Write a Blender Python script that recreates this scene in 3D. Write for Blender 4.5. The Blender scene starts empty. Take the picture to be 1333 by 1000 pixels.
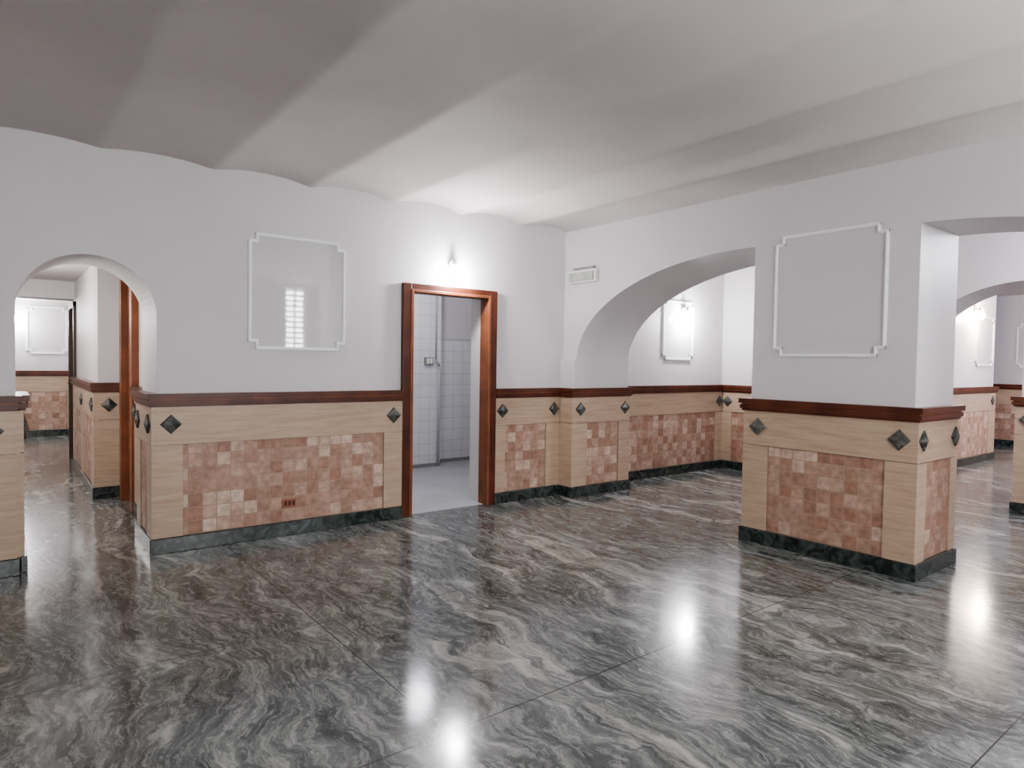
import bpy, bmesh, math, random
from mathutils import Vector, Matrix
random.seed(4)
S=bpy.context.scene
COL=bpy.context.collection

# ------------------------------------------------------------ materials
def newmat(name):
    m=bpy.data.materials.new(name); m.use_nodes=True
    nt=m.node_tree; b=nt.nodes['Principled BSDF']
    return m,nt,b
def N(nt,t,**k):
    n=nt.nodes.new(t)
    for a,v in k.items():
        if a.startswith('i_'):
            n.inputs[a[2:].replace('_',' ')].default_value=v
        else: setattr(n,a,v)
    return n
def ramp(nt,stops,interp='LINEAR'):
    r=nt.nodes.new('ShaderNodeValToRGB'); r.color_ramp.interpolation=interp
    e=r.color_ramp.elements
    while len(e)<len(stops): e.new(0.5)
    for i,(p,c) in enumerate(stops):
        e[i].position=p; e[i].color=(c[0],c[1],c[2],1)
    return r
def simple(name,col,rough=0.5,var=0.0,scale=3.0,spec=0.5,bump=0.0,metal=0.0):
    m,nt,b=newmat(name)
    b.inputs['Roughness'].default_value=rough
    b.inputs['Specular IOR Level'].default_value=spec
    b.inputs['Metallic'].default_value=metal
    tc=N(nt,'ShaderNodeTexCoord')
    no=N(nt,'ShaderNodeTexNoise',i_Scale=scale,i_Detail=6.0)
    nt.links.new(tc.outputs['Object'],no.inputs['Vector'])
    r=ramp(nt,[(0.3,[c*(1-var) for c in col]),(0.7,[min(1,c*(1+var)) for c in col])])
    nt.links.new(no.outputs['Fac'],r.inputs['Fac'])
    nt.links.new(r.outputs['Color'],b.inputs['Base Color'])
    if bump>0:
        bp=N(nt,'ShaderNodeBump',i_Strength=bump,i_Distance=0.01)
        n2=N(nt,'ShaderNodeTexNoise',i_Scale=scale*8,i_Detail=4.0)
        nt.links.new(tc.outputs['Object'],n2.inputs['Vector'])
        nt.links.new(n2.outputs['Fac'],bp.inputs['Height'])
        nt.links.new(bp.outputs['Normal'],b.inputs['Normal'])
    return m
def emis(name,col,s):
    m,nt,b=newmat(name)
    b.inputs['Base Color'].default_value=(*col,1)
    b.inputs['Emission Color'].default_value=(*col,1)
    b.inputs['Emission Strength'].default_value=s
    return m

M_wall=simple('plaster_wall',(0.63,0.605,0.615),0.5,0.025,1.2,0.35,0.04)
M_ceil=simple('plaster_ceiling',(0.69,0.645,0.63),0.7,0.06,1.3,0.2,0.03)
M_mould=simple('white_moulding',(0.86,0.86,0.87),0.35,0.01)
M_gloss=simple('satin_panel_paint',(0.62,0.60,0.61),0.03,0.01,1.0,0.5)
M_wood=simple('red_wood',(0.095,0.028,0.015),0.34,0.35,6.0,0.4)
M_wood2=simple('orange_wood',(0.21,0.072,0.032),0.38,0.25,6.0,0.4)
M_dark=simple('dark_door_paint',(0.06,0.03,0.02),0.4,0.2)
M_white=simple('white_plastic',(0.72,0.73,0.68),0.35,0.02)
M_grey=simple('grey_plastic',(0.25,0.25,0.25),0.4,0.02)
M_brown=simple('terracotta_plastic',(0.30,0.12,0.08),0.4,0.02)
M_pipe=simple('painted_pipe',(0.42,0.42,0.42),0.4,0.02)
M_bfloor=simple('grey_screed',(0.40,0.40,0.42),0.5,0.1,2.0)
M_lamp=emis('lamp_glass',(1.0,0.97,0.95),90)
M_lampw=emis('lamp_glass_warm',(1.0,0.80,0.58),60)
M_win=emis('window_fill_glow',(0.92,0.96,1.0),10)  # glowing panes of the two added rear windows
M_win2=emis('window_daylight_bright',(0.92,0.96,1.0),45)
M_screen=simple('sign_diffuser',(0.42,0.43,0.40),0.3,0.15,20)

def mat_travertine():
    m,nt,b=newmat('travertine')
    tc=N(nt,'ShaderNodeTexCoord'); mp=N(nt,'ShaderNodeMapping'); mp.inputs['Scale'].default_value=(2,2,26)
    n=N(nt,'ShaderNodeTexNoise',i_Scale=1.5,i_Detail=8.0,i_Roughness=0.65)
    nt.links.new(tc.outputs['Object'],mp.inputs['Vector']); nt.links.new(mp.outputs['Vector'],n.inputs['Vector'])
    r=ramp(nt,[(0.25,(0.38,0.265,0.18)),(0.5,(0.47,0.35,0.255)),(0.75,(0.54,0.425,0.325))])
    nt.links.new(n.outputs['Fac'],r.inputs['Fac']); nt.links.new(r.outputs['Color'],b.inputs['Base Color'])
    b.inputs['Roughness'].default_value=0.35
    return m
M_trav=mat_travertine()
def mat_mosaic():
    m,nt,b=newmat('tumbled_mosaic')
    L=nt.links.new
    tc=N(nt,'ShaderNodeTexCoord'); sx=N(nt,'ShaderNodeSeparateXYZ'); L(tc.outputs['Object'],sx.inputs[0])
    s=N(nt,'ShaderNodeMath',operation='ADD'); L(sx.outputs['X'],s.inputs[0]); L(sx.outputs['Y'],s.inputs[1])
    T=0.098
    def div(o,off):
        a=N(nt,'ShaderNodeMath',operation='ADD'); L(o,a.inputs[0]); a.inputs[1].default_value=off
        d=N(nt,'ShaderNodeMath',operation='DIVIDE'); L(a.outputs[0],d.inputs[0]); d.inputs[1].default_value=T
        f=N(nt,'ShaderNodeMath',operation='FLOOR'); L(d.outputs[0],f.inputs[0])
        g=N(nt,'ShaderNodeMath',operation='PINGPONG'); L(d.outputs[0],g.inputs[0]); g.inputs[1].default_value=0.5
        return f,g
    fs,gs=div(s.outputs[0],20.0); fz,gz=div(sx.outputs['Z'],-0.015)
    cb=N(nt,'ShaderNodeCombineXYZ'); L(fs.outputs[0],cb.inputs[0]); L(fz.outputs[0],cb.inputs[1])
    wn=N(nt,'ShaderNodeTexWhiteNoise',noise_dimensions='3D'); L(cb.outputs[0],wn.inputs['Vector'])
    r=ramp(nt,[(0.0,(0.33,0.18,0.13)),(0.22,(0.38,0.23,0.17)),(0.55,(0.445,0.295,0.225)),(0.8,(0.52,0.375,0.295)),(1.0,(0.62,0.48,0.39))])
    L(wn.outputs['Value'],r.inputs['Fac'])
    n=N(nt,'ShaderNodeTexNoise',i_Scale=22.0,i_Detail=6.0); L(tc.outputs['Object'],n.inputs['Vector'])
    nr=ramp(nt,[(0.3,(0.70,0.68,0.66)),(0.65,(1.12,1.12,1.12))]); L(n.outputs['Fac'],nr.inputs['Fac'])
    mx=N(nt,'ShaderNodeMix',data_type='RGBA',blend_type='MULTIPLY'); mx.inputs[0].default_value=1
    L(r.outputs['Color'],mx.inputs[6]); L(nr.outputs['Color'],mx.inputs[7])
    mn=N(nt,'ShaderNodeMath',operation='MINIMUM'); L(gs.outputs[0],mn.inputs[0]); L(gz.outputs[0],mn.inputs[1])
    gr=ramp(nt,[(0.02,(1,1,1)),(0.045,(0,0,0))]); L(mn.outputs[0],gr.inputs['Fac'])
    m2=N(nt,'ShaderNodeMix',data_type='RGBA'); L(gr.outputs['Color'],m2.inputs[0]); L(mx.outputs[2],m2.inputs[6]); m2.inputs[7].default_value=(0.37,0.26,0.195,1)
    L(m2.outputs[2],b.inputs['Base Color'])
    b.inputs['Roughness'].default_value=0.5
    bp=N(nt,'ShaderNodeBump',i_Strength=0.4,i_Distance=0.004); bp.invert=True
    L(gr.outputs['Color'],bp.inputs['Height']); L(bp.outputs['Normal'],b.inputs['Normal'])
    return m
M_mos=mat_mosaic()
def mat_tiles():
    m,nt,b=newmat('white_wall_tiles')
    L=nt.links.new
    tc=N(nt,'ShaderNodeTexCoord'); sx=N(nt,'ShaderNodeSeparateXYZ'); L(tc.outputs['Object'],sx.inputs[0])
    s=N(nt,'ShaderNodeMath',operation='ADD'); L(sx.outputs['X'],s.inputs[0]); L(sx.outputs['Y'],s.inputs[1])
    cb=N(nt,'ShaderNodeCombineXYZ'); L(s.outputs[0],cb.inputs[0]); L(sx.outputs['Z'],cb.inputs[1])
    br=N(nt,'ShaderNodeTexBrick',offset=0.0,squash=1.0)
    br.inputs['Color1'].default_value=(0.68,0.68,0.70,1); br.inputs['Color2'].default_value=(0.71,0.71,0.72,1)
    br.inputs['Mortar'].default_value=(0.48,0.48,0.51,1); br.inputs['Scale'].default_value=1
    br.inputs['Mortar Size'].default_value=0.003; br.inputs['Brick Width'].default_value=0.155; br.inputs['Row Height'].default_value=0.155
    L(cb.outputs[0],br.inputs['Vector']); L(br.outputs['Color'],b.inputs['Base Color'])
    b.inputs['Roughness'].default_value=0.2
    return m
M_tile=mat_tiles()
def mat_floor():
    m,nt,b=newmat('polished_vein_marble')
    L=nt.links.new
    tc=N(nt,'ShaderNodeTexCoord')
    n1=N(nt,'ShaderNodeTexNoise',i_Scale=0.6,i_Detail=2.0); L(tc.outputs['Object'],n1.inputs['Vector'])
    sub=N(nt,'ShaderNodeVectorMath',operation='SUBTRACT'); L(n1.outputs['Color'],sub.inputs[0]); sub.inputs[1].default_value=(0.5,0.5,0.5)
    sc=N(nt,'ShaderNodeVectorMath',operation='SCALE'); L(sub.outputs[0],sc.inputs[0]); sc.inputs['Scale'].default_value=0.95
    n2=N(nt,'ShaderNodeTexNoise',i_Scale=3.4,i_Detail=5.0); L(tc.outputs['Object'],n2.inputs['Vector'])
    sub2=N(nt,'ShaderNodeVectorMath',operation='SUBTRACT'); L(n2.outputs['Color'],sub2.inputs[0]); sub2.inputs[1].default_value=(0.5,0.5,0.5)
    sc2=N(nt,'ShaderNodeVectorMath',operation='SCALE'); L(sub2.outputs[0],sc2.inputs[0]); sc2.inputs['Scale'].default_value=0.24
    a1=N(nt,'ShaderNodeVectorMath',operation='ADD'); L(tc.outputs['Object'],a1.inputs[0]); L(sc.outputs[0],a1.inputs[1])
    a2=N(nt,'ShaderNodeVectorMath',operation='ADD'); L(a1.outputs[0],a2.inputs[0]); L(sc2.outputs[0],a2.inputs[1])
    mp=N(nt,'ShaderNodeMapping'); mp.inputs['Scale'].default_value=(1.0,0.11,1.0); mp.inputs['Rotation'].default_value=(0,0,math.radians(3))
    L(a2.outputs[0],mp.inputs['Vector'])
    f1=N(nt,'ShaderNodeTexNoise',i_Scale=11.0,i_Detail=9.0,i_Roughness=0.76); L(mp.outputs[0],f1.inputs['Vector'])
    f2=N(nt,'ShaderNodeTexNoise',i_Scale=3.2,i_Detail=4.0,i_Roughness=0.5); L(mp.outputs[0],f2.inputs['Vector'])
    f3=N(nt,'ShaderNodeTexNoise',i_Scale=42.0,i_Detail=6.0,i_Roughness=0.7); L(mp.outputs[0],f3.inputs['Vector'])
    r1=ramp(nt,[(0.33,(0.033,0.038,0.037)),(0.46,(0.085,0.093,0.090)),(0.56,(0.165,0.174,0.168)),(0.67,(0.40,0.41,0.395))])
    L(f1.outputs['Fac'],r1.inputs['Fac'])
    r3=ramp(nt,[(0.49,(0,0,0)),(0.61,(1,1,1))]); L(f3.outputs['Fac'],r3.inputs['Fac'])
    mA=N(nt,'ShaderNodeMix',data_type='RGBA'); mA.inputs[7].default_value=(0.36,0.37,0.36,1)
    sA=N(nt,'ShaderNodeMath',operation='MULTIPLY'); L(r3.outputs['Color'],sA.inputs[0]); sA.inputs[1].default_value=0.5
    L(sA.outputs[0],mA.inputs[0]); L(r1.outputs['Color'],mA.inputs[6])
    r2=ramp(nt,[(0.58,(0,0,0)),(0.62,(0.9,0.9,0.9)),(0.68,(0.25,0.25,0.25))]); L(f2.outputs['Fac'],r2.inputs['Fac'])
    r1b=ramp(nt,[(0.36,(0.1,0.1,0.1)),(0.56,(1,1,1))]); L(f1.outputs['Fac'],r1b.inputs['Fac'])
    sB=N(nt,'ShaderNodeMath',operation='MULTIPLY'); L(r2.outputs['Color'],sB.inputs[0]); L(r1b.outputs['Color'],sB.inputs[1])
    mB=N(nt,'ShaderNodeMix',data_type='RGBA'); mB.inputs[7].default_value=(0.44,0.425,0.395,1)
    L(sB.outputs[0],mB.inputs[0]); L(mA.outputs[2],mB.inputs[6])
    br=N(nt,'ShaderNodeTexBrick',offset=0.0,squash=1.0)
    br.inputs['Color1'].default_value=(0,0,0,1); br.inputs['Color2'].default_value=(0,0,0,1); br.inputs['Mortar'].default_value=(1,1,1,1)
    br.inputs['Scale'].default_value=1; br.inputs['Mortar Size'].default_value=0.0028; br.inputs['Mortar Smooth'].default_value=0.0
    br.inputs['Brick Width'].default_value=1.9; br.inputs['Row Height'].default_value=1.275
    mj=N(nt,'ShaderNodeMapping'); mj.inputs['Location'].default_value=(1.55,0.62,0); L(tc.outputs['Object'],mj.inputs['Vector']); L(mj.outputs[0],br.inputs['Vector'])
    mC=N(nt,'ShaderNodeMix',data_type='RGBA'); mC.inputs[7].default_value=(0.015,0.015,0.015,1)
    L(br.outputs['Color'],mC.inputs[0]); L(mB.outputs[2],mC.inputs[6])
    L(mC.outputs[2],b.inputs['Base Color'])
    b.inputs['Roughness'].default_value=0.13; b.inputs['Specular IOR Level'].default_value=0.48
    nb=N(nt,'ShaderNodeTexNoise',i_Scale=5.0,i_Detail=2.0); L(tc.outputs['Object'],nb.inputs['Vector'])
    bp=N(nt,'ShaderNodeBump',i_Strength=0.04,i_Distance=0.01); L(nb.outputs['Fac'],bp.inputs['Height']); L(bp.outputs['Normal'],b.inputs['Normal'])
    return m
M_floor=mat_floor()
def mat_dmarble(name,c0,c1,rough=0.2):
    m,nt,b=newmat(name); L=nt.links.new
    tc=N(nt,'ShaderNodeTexCoord'); n=N(nt,'ShaderNodeTexNoise',i_Scale=9.0,i_Detail=8.0,i_Distortion=2.0)
    L(tc.outputs['Object'],n.inputs['Vector']); r=ramp(nt,[(0.4,c0),(0.72,c1)]); L(n.outputs['Fac'],r.inputs['Fac'])
    L(r.outputs['Color'],b.inputs['Base Color']); b.inputs['Roughness'].default_value=rough
    return m
M_base=mat_dmarble('dark_green_marble',(0.012,0.018,0.016),(0.08,0.10,0.092))
M_dia=mat_dmarble('diamond_marble',(0.030,0.033,0.031),(0.17,0.165,0.15),0.32)

# ------------------------------------------------------------ mesh helpers
def finish(name,bm,mats,bevel=0,smooth=False,parent=None):
    bmesh.ops.recalc_face_normals(bm,faces=bm.faces)
    me=bpy.data.meshes.new(name); bm.to_mesh(me); bm.free()
    for m in mats: me.materials.append(m)
    o=bpy.data.objects.new(name,me); COL.objects.link(o)
    if smooth:
        for p in me.polygons: p.use_smooth=True
    if bevel>0:
        md=o.modifiers.new('bevel','BEVEL'); md.width=bevel; md.segments=2; md.limit_method='ANGLE'
    if parent: o.parent=parent
    return o
def box(bm,a,b,mi=0):
    x0,x1=sorted((a[0],b[0])); y0,y1=sorted((a[1],b[1])); z0,z1=sorted((a[2],b[2]))
    v=[bm.verts.new(p) for p in [(x0,y0,z0),(x1,y0,z0),(x1,y1,z0),(x0,y1,z0),(x0,y0,z1),(x1,y0,z1),(x1,y1,z1),(x0,y1,z1)]]
    for f in [(0,3,2,1),(4,5,6,7),(0,1,5,4),(1,2,6,5),(2,3,7,6),(3,0,4,7)]:
        bm.faces.new([v[i] for i in f]).material_index=mi
def cyl(bm,p0,p1,r0,r1=None,seg=16,mi=0):
    if r1 is None: r1=r0
    p0=Vector(p0);p1=Vector(p1);d=(p1-p0).normalized()
    u=d.orthogonal().normalized(); w=d.cross(u)
    A=[];B=[]
    for i in range(seg):
        t=2*math.pi*i/seg; q=u*math.cos(t)+w*math.sin(t)
        A.append(bm.verts.new(p0+q*r0)); B.append(bm.verts.new(p1+q*r1))
    for i in range(seg):
        j=(i+1)%seg; bm.faces.new([A[i],A[j],B[j],B[i]]).material_index=mi
    bm.faces.new(A[::-1]).material_index=mi; bm.faces.new(B).material_index=mi
def clean(pts):
    o=[]
    for p in pts:
        if not o or (abs(p[0]-o[-1][0])+abs(p[1]-o[-1][1]))>1e-4: o.append(p)
    if (abs(o[0][0]-o[-1][0])+abs(o[0][1]-o[-1][1]))<1e-4: o.pop()
    return o
def prism(bm,pts2,axis,t0,t1,mi=0):
    from mathutils.geometry import tessellate_polygon
    pts2=clean(pts2)
    def P(s,z,t): return (s,t,z) if axis=='x' else (t,s,z)
    A=[bm.verts.new(P(s,z,t0)) for s,z in pts2]; B=[bm.verts.new(P(s,z,t1)) for s,z in pts2]
    n=len(pts2)
    for tri in tessellate_polygon([[Vector((s,z,0)) for s,z in pts2]]):
        bm.faces.new([A[k] for k in tri]).material_index=mi
        bm.faces.new([B[k] for k in tri][::-1]).material_index=mi
    for i in range(n):
        j=(i+1)%n; bm.faces.new([A[j],A[i],B[i],B[j]]).material_index=mi
def arch_pts(sc,a,zs,b,th0,th1,n=32):
    return [(sc+a*math.cos(t),zs+b*math.sin(t)) for t in [th0+(th1-th0)*i/n for i in range(n+1)]]
PI=math.pi

HR=1.145; WT=0.04
ZTOP=3.05

# floor
bm=bmesh.new(); box(bm,(-6.6,-7.3,-0.1),(11,9.2,0)); finish('floor',bm,[M_floor])
bm=bmesh.new(); box(bm,(-2.55,0.02,0.0),(0.75,2.62,0.006)); finish('floor_washroom',bm,[M_bfloor])

# wall_back : arch passage + doorway
bm=bmesh.new()
ax0,ax1=-4.70,-3.90; ac=(ax0+ax1)/2
out=[(-6.3,0),(ax0,0)]+arch_pts(ac,0.40,1.70,0.385,PI,0,28)+[(ax1,0),(-3.3,0),(-3.3,ZTOP),(-6.3,ZTOP)]
prism(bm,out,'x',0,0.6)
out=[(-3.3,0),(-1.88,0),(-1.88,2.05),(-1.02,2.05),(-1.02,0),(0.0,0),(0.0,ZTOP),(-3.3,ZTOP)]
prism(bm,out,'x',0,0.27)
finish('wall_back',bm,[M_wall])

# wall_right with two big segmental arches and pillar between
YA0=-0.20; P0=-2.25; P1=-3.45
bm=bmesh.new()
A=[p for p in arch_pts(-2.12,1.92,1.43,0.93,0,PI,64) if p[0]>P0+0.01]
A=A+[(P0,2.355)]
out=[(0.27,0),(YA0,0)]+A+[(P0,0),(-2.85,0),(-2.85,ZTOP),(0.27,ZTOP)]
TH=0.80
prism(bm,out,'y',0,TH)
B=[p for p in arch_pts(-3.38,1.92,1.43,0.93,0,PI,64) if p[0]<P1-0.01]
out=[(-2.85,0),(P1,0),(P1,2.36)]+B+[(-5.30,0),(-7.1,0),(-7.1,ZTOP),(-2.85,ZTOP)]
prism(bm,out,'y',0,0.66)
finish('wall_right',bm,[M_wall])
bm=bmesh.new(); box(bm,(-0.045,-0.225,0),(0.0,0.0,1.455)); finish('trim_1',bm,[M_wall],0.004)

# outer shell
bm=bmesh.new(); box(bm,(-6.5,-7.1,0),(-6.3,9.0,ZTOP)); finish('wall_left',bm,[M_wall])
bm=bmesh.new()
wins=[(-5.6,-4.3,1.0,2.5),(-2.9,-1.6,1.0,2.5),(-0.56,-0.18,1.60,2.76)]  # first two windows are added, out of view, as fill for the room
xs=-6.3
for (a,b2,z0,z1) in wins:
    box(bm,(xs,-7.1,0),(a,-7.3,ZTOP)); box(bm,(a,-7.1,0),(b2,-7.3,z0)); box(bm,(a,-7.1,z1),(b2,-7.3,ZTOP)); xs=b2
box(bm,(xs,-7.1,0),(11,-7.3,ZTOP))
finish('wall_front',bm,[M_wall])
for k,(a,b2,z0,z1) in enumerate(wins):
    bm=bmesh.new()
    box(bm,(a,-7.24,z0),(b2,-7.25,z1),0)
    fw=0.04 if b2-a>0.5 else 0.02
    for q in [((a,-7.15,z0),(a+fw,-7.22,z1)),((b2-fw,-7.15,z0),(b2,-7.22,z1)),((a,-7.15,z0),(b2,-7.22,z0+fw)),((a,-7.15,z1-fw),(b2,-7.22,z1)),(((a+b2)/2-fw/2,-7.15,z0),((a+b2)/2+fw/2,-7.22,z1))]:
        box(bm,q[0],q[1],1)
    z=z0+0.1
    while z<z1-0.05:
        box(bm,(a,-7.17,z),(b2,-7.19,z+0.03),1); z+=0.1
    finish('window_%d'%(k+1),bm,[M_win2 if k==2 else M_win,M_grey])

# main vaulted ceiling (shallow barrel vaults, softened valleys)
bm=bmesh.new()
cusps=[0.05,-0.62,-1.34,-2.07,-2.79,-3.52,-4.23,-4.95,-5.67,-6.4]
rises=[0.055,0.06,0.06,0.055,0.045,0.033,0.03,0.028,0.028]
def hz(x):
    x=max(min(x,cusps[0]),cusps[-1])
    for i in range(len(cusps)-1):
        if cusps[i]>=x>=cusps[i+1]:
            u=abs(2*(cusps[i]-x)/(cusps[i]-cusps[i+1])-1)
            return 2.785+0.015*max(0,min(1,(-2.2-x)/2.0))+rises[i]*(1-u**2.2)
    return 2.785
prof=[]
nx=330
for i in range(nx+1):
    x=cusps[0]+(cusps[-1]-cusps[0])*i/nx
    s=0;wt=0
    for k in range(-7,8):
        g=math.exp(-(k/3.5)**2); s+=g*hz(x+k*0.010); wt+=g
    prof.append((x,s/wt))
ys=[0.05,-7.2]
V=[[bm.verts.new((x,y,z)) for x,z in prof] for y in ys]
T=[[bm.verts.new((x,y,3.2)) for x,z in prof] for y in ys]
n=len(V[0])
for i in range(n-1):
    j=i+1
    f=bm.faces.new([V[0][i],V[0][j],V[1][j],V[1][i]]); f.smooth=True
    bm.faces.new([T[0][i],T[1][i],T[1][j],T[0][j]])
    for r in (0,1): bm.faces.new([V[r][i],V[r][j],T[r][j],T[r][i]])
bm.faces.new([V[0][0],V[1][0],T[1][0],T[0][0]]); bm.faces.new([V[0][-1],V[1][-1],T[1][-1],T[0][-1]])
finish('ceiling',bm,[M_ceil])

# ---------------- room 2 (east) shell
R2Y=0.15; R2X=3.2
bm=bmesh.new(); box(bm,(TH,R2Y,0),(R2X+0.6,R2Y+0.2,ZTOP)); finish('wall_back.001',bm,[M_wall])
bm=bmesh.new()
A=[p for p in arch_pts(-3.25,1.10,1.35,0.93,0,PI,48) if p[0]>-3.22]
out=[(R2Y,0),(-2.15,0)]+A+[(-3.24,2.28),(-3.24,0),(-3.9,0)]+[p for p in arch_pts(-3.9,1.1,1.35,0.93,PI/2,PI,24)]+[(-5.0,0),(-7.1,0),(-7.1,ZTOP),(R2Y,ZTOP)]
prism(bm,out,'y',R2X-0.1,R2X+0.5)
finish('wall_right.001',bm,[M_wall])
bm=bmesh.new(); box(bm,(0.6,-7.2,2.79),(11,2.0,3.1)); finish('ceiling.001',bm,[M_ceil])
bm=bmesh.new(); box(bm,(R2X+0.5,-1.73,0),(7.6,-1.5,ZTOP)); box(bm,(7.4,-1.5,0),(7.6,0.4,ZTOP)); box(bm,(7.6,0.2,0),(10.6,0.4,ZTOP)); finish('wall_back.002',bm,[M_wall])
bm=bmesh.new(); box(bm,(10.0,-7.1,0),(10.2,0.4,ZTOP)); finish('wall_right.002',bm,[M_wall])

# ---------------- corridor behind the arch
bm=bmesh.new()
box(bm,(-3.80,0.6,0),(-3.6,1.45,2.6)); box(bm,(-3.80,1.45,2.2),(-3.6,2.2,2.6)); box(bm,(-3.80,2.2,0),(-3.6,2.40,2.6))
box(bm,(-4.02,2.40,0),(-3.6,4.75,2.6)); box(bm,(-4.02,4.75,2.1),(-3.6,5.6,2.6)); box(bm,(-4.02,5.6,0),(-3.6,6.0,2.6))
box(bm,(-3.72,6.0,0),(-3.4,9.0,2.6))
finish('wall_corridor_right',bm,[M_wall])
bm=bmesh.new(); box(bm,(-6.3,8.8,0),(-3.4,9.0,2.6)); finish('wall_corridor_end',bm,[M_wall])
bm=bmesh.new(); box(bm,(-6.4,0.6,2.36),(-3.4,9.0,2.6)); finish('ceiling.002',bm,[M_ceil])
bm=bmesh.new(); box(bm,(-6.3,4.9,2.13),(-4.02,5.2,2.36)); finish('ceiling_beam',bm,[M_wall],0.005)
bm=bmesh.new()
box(bm,(-3.86,1.45,0),(-3.60,1.55,2.28)); box(bm,(-3.86,2.12,0),(-3.60,2.22,2.28)); box(bm,(-3.86,1.45,2.18),(-3.60,2.22,2.28))
box(bm,(-3.80,1.55,0),(-3.76,2.12,2.18),0)
finish('door_1',bm,[M_wood2,M_dark],0.006)
bm=bmesh.new()
box(bm,(-4.05,4.75,0),(-3.75,4.83,2.1)); box(bm,(-4.05,5.52,0),(-3.75,5.6,2.1)); box(bm,(-4.05,4.75,2.03),(-3.75,5.6,2.1)); box(bm,(-3.9,4.83,0),(-3.86,5.52,2.03))
finish('door_2',bm,[M_dark],0.006)

# ---------------- washroom
bm=bmesh.new()
box(bm,(-2.7,2.3,0),(-0.12,2.6,2.9)); box(bm,(-0.12,2.55,0),(0.85,2.75,2.9)); box(bm,(0.6,0.27,0),(0.8,2.6,2.9)); box(bm,(-2.7,0.27,0),(-2.5,2.6,2.9))
finish('wall_washroom',bm,[M_tile])
bm=bmesh.new(); box(bm,(-0.12,2.535,1.72),(0.60,2.55,2.75)); finish('wall_washroom_plaster',bm,[M_wall])
bm=bmesh.new(); box(bm,(-2.7,0.2,2.75),(0.85,2.75,2.95)); finish('ceiling.003',bm,[M_ceil])
bm=bmesh.new(); box(bm,(-2.5,2.285,0.006),(-0.12,2.30,0.05)); box(bm,(-0.12,2.535,0.006),(0.6,2.55,0.05)); finish('baseboard_washroom',bm,[M_grey],0.002)
bm=bmesh.new()
cyl(bm,(-0.17,2.265,0.006),(-0.17,2.265,1.35),0.017); cyl(bm,(-0.17,2.265,1.35),(-0.22,2.265,1.43),0.017); cyl(bm,(-0.22,2.265,1.43),(-0.22,2.265,2.75),0.012)
finish('water_pipe',bm,[M_pipe],smooth=True)
bm=bmesh.new(); box(bm,(-0.38,2.26,1.36),(-0.26,2.30,1.46),0); box(bm,(-0.365,2.25,1.375),(-0.325,2.26,1.445),1); box(bm,(-0.315,2.25,1.375),(-0.275,2.26,1.445),1)
finish('light_switch_box',bm,[M_grey,M_white],0.003)

# ---------------- main doorway frame
bm=bmesh.new()
def frame(bm,x0,x1,w,zt,y0,y1,mi):
    box(bm,(x0,y0,0),(x0+w,y1,zt),mi); box(bm,(x1-w,y0,0),(x1,y1,zt),mi); box(bm,(x0+w,y0,zt-w),(x1-w,y1,zt),mi)
frame(bm,-1.96,-0.925,0.085,2.10,-0.045,0.0,0)
frame(bm,-1.885,-1.00,0.030,2.05,-0.050,0.10,1)
finish('door_frame',bm,[M_wood,M_wood2],0.006)

# ------------------------------------------------------------ wainscot
def wainscot(axis,s0,s1,t,nrm,panels,dias,side,name='trim_wainscot',base=True,ext0=0,ext1=0):
    if s0>s1: s0,s1=s1,s0
    bm=bmesh.new()
    def P(s,d,z): return (s,t+nrm*d,z) if axis=='x' else (t+nrm*d,s,z)
    def B(a,b2,d0,d1,z0,z1,mi): box(bm,P(a,d0,z0),P(b2,d1,z1),mi)
    B(s0,s1,0,0.022,0.0,1.10,0)
    zb,zt=0.11,0.775
    cur=s0
    for (a,b2) in sorted(tuple(sorted(p)) for p in panels):
        B(a,b2,0.022,0.030,zb,zt,1)
        B(cur,a-0.003,0.022,WT,zb,zt,0)
        cur=b2+0.003
    B(cur,s1,0.022,WT,zb,zt,0)
    B(s0,s1,0.022,WT,zt+0.005,1.055,0)
    for (d,z0,z1,mi) in [(WT+0.012,1.050,1.066,2),(WT+0.024,1.066,1.096,2),(WT+0.014,1.096,1.108,3),(WT+0.032,1.108,1.145,2)]:
        e=d-WT
        B(s0-(ext0 and e),s1+(ext1 and e),0,d,z0,z1,mi)
    for c in dias:
        r=0.072; zc=0.925
        q=[P(c-r,WT,zc),P(c,WT,zc-r),P(c+r,WT,zc),P(c,WT,zc+r)]
        r2=r*0.92
        q2=[P(c-r2,WT+0.014,zc),P(c,WT+0.014,zc-r2),P(c+r2,WT+0.014,zc),P(c,WT+0.014,zc+r2)]
        va=[bm.verts.new(p) for p in q]; vb=[bm.verts.new(p) for p in q2]; ap=bm.verts.new(P(c,WT+0.030,zc))
        for i in range(4):
            j=(i+1)%4
            bm.faces.new([va[i],va[j],vb[j],vb[i]]).material_index=4
            bm.faces.new([vb[i],vb[j],ap]).material_index=4
        bm.faces.new(va[::-1]).material_index=4
    finish(name,bm,[M_trav,M_mos,M_wood,M_wood2,M_dia])
    if base:
        bm=bmesh.new()
        e=0.014
        box(bm,P(s0-(ext0 and e),0,0),P(s1+(ext1 and e),WT+e,0.108))
        finish('baseboard_'+side,bm,[M_base],0.004)
e=WT
wainscot('x',-6.3,-4.70+0.0,0,-1,[(-6.1,-4.9)],[-4.83,-6.2],'back',ext1=1)
wainscot('x',-3.90-e,-1.96,0,-1,[(-3.735,-2.14)],[-3.815,-2.045],'back',ext0=1)
wainscot('x',-0.925,-0.0,0,-1,[(-0.80,-0.27)],[-0.845,-0.16],'back')
wainscot('y',0,0.6,-3.90,-1,[(0.16,0.44)],[0.08,0.52],'passage',ext1=1)
wainscot('y',0,0.6,-4.70,1,[(0.16,0.44)],[0.08,0.52],'passage')
wainscot('y',-0.20-e,-WT,-0.045,-1,[],[],'pier',ext0=1)
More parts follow.
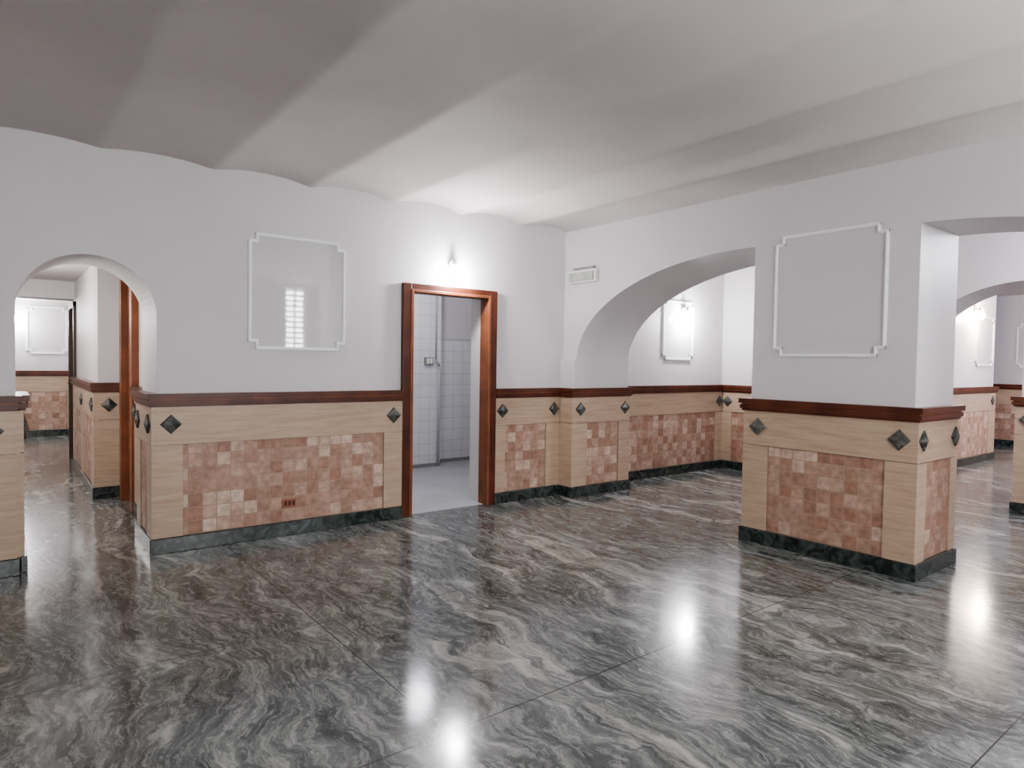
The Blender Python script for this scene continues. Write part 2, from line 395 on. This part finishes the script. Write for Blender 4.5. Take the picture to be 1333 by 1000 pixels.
wainscot('x',-0.045,0.80,-0.20,-1,[(0.14,0.62)],[0.035,0.72],'pier',ext1=1)
wainscot('y',P1-e,P0+e,0,-1,[(-2.425,-3.285)],[-2.335,-3.375],'pillar',ext0=1,ext1=1)
wainscot('x',0,0.66,P1,-1,[(0.12,0.54)],[0.04,0.60],'pillar',ext1=1)
wainscot('x',0,0.80,P0,1,[(0.12,0.68)],[0.04,0.74],'pillar',ext1=1)
wainscot('y',-7.1,-5.30,0,-1,[(-6.9,-5.5)],[-5.40],'right')
wainscot('x',0,0.66,-5.30,1,[(0.12,0.54)],[0.04,0.60],'right')
wainscot('x',0.80,R2X-0.1,R2Y,-1,[(1.0,2.92)],[0.9,3.0],'east_back')
wainscot('y',-2.15,R2Y-WT,R2X-0.1,-1,[(-1.95,-0.05)],[0.02,-2.05],'east')
wainscot('y',-3.9-e,-3.24+e,R2X-0.1,-1,[(-3.78,-3.36)],[-3.3,-3.84],'east',ext0=1,ext1=1)
wainscot('x',R2X-0.1,R2X+0.5,-3.24,1,[(3.22,3.6)],[3.16,3.65],'east',ext0=0)
wainscot('y',-7.1,-5.0,R2X-0.1,-1,[(-6.9,-5.2)],[-5.1],'east')
wainscot('x',R2X+0.5,7.6,-1.73,-1,[(4.0,5.4),(5.75,7.3)],[5.57,7.45],'far_back',ext1=1)
wainscot('x',7.6,10.0,0.2,-1,[(7.8,9.8)],[7.7,9.9],'far_back')
wainscot('y',-7.1,0.2-WT,10.0,-1,[(-6.9,-3.6),(-3.3,-0.1)],[-3.45,0.02],'far_end')
wainscot('x',-4.02,-3.80,2.40,-1,[],[-3.93],'corridor')
wainscot('y',2.40-e,4.75,-4.02,-1,[(2.6,3.45),(3.7,4.6)],[2.5,3.57],'corridor',ext0=1)
wainscot('y',0.6,1.45,-3.80,-1,[(0.75,1.3)],[0.68,1.38],'corridor')
wainscot('x',-6.3,-3.72,8.80,-1,[(-6.1,-4.9),(-4.7,-3.86)],[-4.8,-3.79],'corridor_end')

# ------------------------------------------------------------ wall picture mouldings
def moulding(axis,s0,s1,z0,z1,t,nrm,fill=None,w=0.022,n=0.055):
    s0,s1=min(s0,s1),max(s0,s1)
    bm=bmesh.new()
    def P(s,d,z): return (s,t+nrm*d,z) if axis=='x' else (t+nrm*d,s,z)
    pts=[(s0+n,z1),(s1-n,z1),(s1-n,z1-n),(s1,z1-n),(s1,z0+n),(s1-n,z0+n),(s1-n,z0),(s0+n,z0),(s0+n,z0+n),(s0,z0+n),(s0,z1-n),(s0+n,z1-n)]
    for (hw,d) in ((w/2,0.012),(w/5,0.020)):
        for i in range(len(pts)):
            a=pts[i]; b2=pts[(i+1)%len(pts)]
            dd=d+0.0002*(i%2)
            box(bm,P(min(a[0],b2[0])-hw,0,min(a[1],b2[1])-hw),P(max(a[0],b2[0])+hw,dd,max(a[1],b2[1])+hw),0)
    if fill:
        box(bm,P(s0+n,0,z0+0.004),P(s1-n,0.003,z1-0.004),1)
        box(bm,P(s0+0.004,0,z0+n),P(s0+n,0.003,z1-n),1); box(bm,P(s1-n,0,z0+n),P(s1-0.004,0.003,z1-n),1)
    finish('wall_panel_moulding',bm,[M_mould,M_gloss])
moulding('x',-3.265,-2.505,1.49,2.365,0,-1,True)
moulding('y',-2.44,-3.245,1.49,2.395,0,-1,True)
moulding('x',1.82,2.42,1.48,2.22,R2Y,-1,True,0.03)
moulding('x',6.75,7.5,1.47,2.2,-1.73,-1,True,0.03)
moulding('x',-4.42,-3.86,1.45,2.25,8.8,-1,True,0.035)
moulding('y',-2.6,-1.4,1.47,2.25,10.0,-1,True,0.035)

# ------------------------------------------------------------ fittings
def sconce(loc,nrm,axis,mat,name='wall_sconce'):
    bm=bmesh.new()
    x,y,z=loc
    def P(s,d,h): return (x+s,y+nrm*d,z+h) if axis=='x' else (x+nrm*d,y+s,z+h)
    cyl(bm,P(0,0,0.09),P(0,0.02,0.09),0.050,0.044,24,0)
    cyl(bm,P(0,0.02,0.09),P(0,0.08,0.125),0.010,0.010,12,0)
    cyl(bm,P(0,0.08,0.075),P(0,0.08,0.135),0.032,0.016,20,0)
    prof=[(0.075,0.032),(0.05,0.046),(0.02,0.056),(-0.01,0.056),(-0.035,0.044),(-0.05,0.022)]
    for (h0,r0),(h1,r1) in zip(prof[:-1],prof[1:]):
        cyl(bm,P(0,0.08,h0),P(0,0.08,h1),r0,r1,24,1)
    finish(name,bm,[M_white,mat],smooth=False)
def point(name,loc,e,col=(1,1,1),r=0.05):
    l=bpy.data.lights.new(name,'POINT'); l.energy=e; l.color=col; l.shadow_soft_size=r
    o=bpy.data.objects.new(name,l); o.location=loc; COL.objects.link(o)
def area(name,loc,rot,e,sx,sy,col=(1,1,1)):
    l=bpy.data.lights.new(name,'AREA'); l.shape='RECTANGLE'; l.size=sx; l.size_y=sy; l.energy=e; l.color=col
    o=bpy.data.objects.new(name,l); o.location=loc; o.rotation_euler=rot; COL.objects.link(o)
cool=(0.95,0.96,1.0)
sconce((-1.43,0,2.22),-1,'x',M_lamp); point('sconce_light',(-1.43,-0.18,2.20),28,cool,0.04)
sconce((2.22,R2Y,2.03),-1,'x',M_lamp); point('sconce_light',(2.22,R2Y-0.18,2.00),38,cool,0.04)
sconce((6.65,-1.73,2.2),-1,'x',M_lampw); point('sconce_light',(6.65,-1.93,2.18),50,(1,0.84,0.70))
sconce((-4.62,8.8,2.0),-1,'x',M_lamp); point('sconce_light',(-4.62,8.58,2.0),25,cool)
point('washroom_fill',(-1.0,1.3,2.5),28,(0.93,0.94,1.0),0.15)  # added fill lamp without a fixture, brightens the tiled walls
point('east_room_fill',(2.0,-4.2,2.45),80,(0.92,0.92,1.0),0.15)  # ambient fill added beside the room's sconce, no fixture
point('far_room_fill',(6.5,-4.0,2.45),230,(0.88,0.88,1.0),0.15)  # added fill that keeps the far room bright, no fixture
point('passage_fill',(-4.98,0.95,1.65),26,(1,0.99,0.97),0.1)  # added lamp hidden behind the left jamb, lights the arch soffit
point('corridor_fill',(-4.95,3.0,2.05),34,(1,0.98,0.95),0.12)  # unseen fill added to brighten the corridor, no fixture
point('corridor_end_fill',(-4.95,6.8,2.1),30,(1,0.98,0.95),0.12)  # extra fill added for the corridor's far end, no fixture
area('window_light',(-4.95,-7.05,1.75),(math.radians(90),0,0),29,1.3,1.5,(1,0.95,0.90))  # added area fill behind the camera, set at an added window
area('window_light',(-2.25,-7.05,1.75),(math.radians(90),0,0),29,1.3,1.5,(1,0.95,0.90))  # second added area fill behind the camera
bm=bmesh.new()
box(bm,(0,-0.10,2.24),(-0.045,-0.50,2.37),0)
box(bm,(-0.045,-0.125,2.255),(-0.062,-0.475,2.345),1)
box(bm,(0,-0.16,2.37),(-0.035,-0.46,2.40),2)
for k in range(6): box(bm,(-0.062,-0.15-k*0.06,2.26),(-0.065,-0.153-k*0.06,2.34),0)
finish('emergency_light',bm,[M_white,M_screen,M_grey],0.004)
bm=bmesh.new(); box(bm,(-3.02,-0.031,0.22),(-2.91,-0.040,0.29),0)
for k in range(3): box(bm,(-3.005+k*0.032,-0.040,0.235),(-2.983+k*0.032,-0.044,0.275),1)
finish('power_outlet',bm,[M_brown,M_wood],0.002)

w=bpy.data.worlds.new('World'); S.world=w; w.use_nodes=True
w.node_tree.nodes['Background'].inputs[0].default_value=(0.75,0.8,0.9,1); w.node_tree.nodes['Background'].inputs[1].default_value=0.5

# ------------------------------------------------------------ camera
f,yaw,pt,ro=852.612,0.909,0.032,0.015
F=Vector((math.cos(yaw)*math.cos(pt),math.sin(yaw)*math.cos(pt),-math.sin(pt)))
R=Vector((math.sin(yaw),-math.cos(yaw),0)); U=R.cross(F)
R2=R*math.cos(ro)+U*math.sin(ro); U2=-R*math.sin(ro)+U*math.cos(ro)
cd=bpy.data.cameras.new('camera'); cd.sensor_width=36; cd.lens=36*f/1333; cd.clip_start=0.05
co=bpy.data.objects.new('camera',cd); COL.objects.link(co)
m=Matrix((R2,U2,-F)).transposed().to_4x4(); m.translation=Vector((-4.767,-5.224,1.4)); co.matrix_world=m
S.camera=co
S.view_settings.view_transform='AgX'
try: S.view_settings.look='AgX - Medium High Contrast'
except Exception as ex: print(ex)
S.view_settings.exposure=0.33
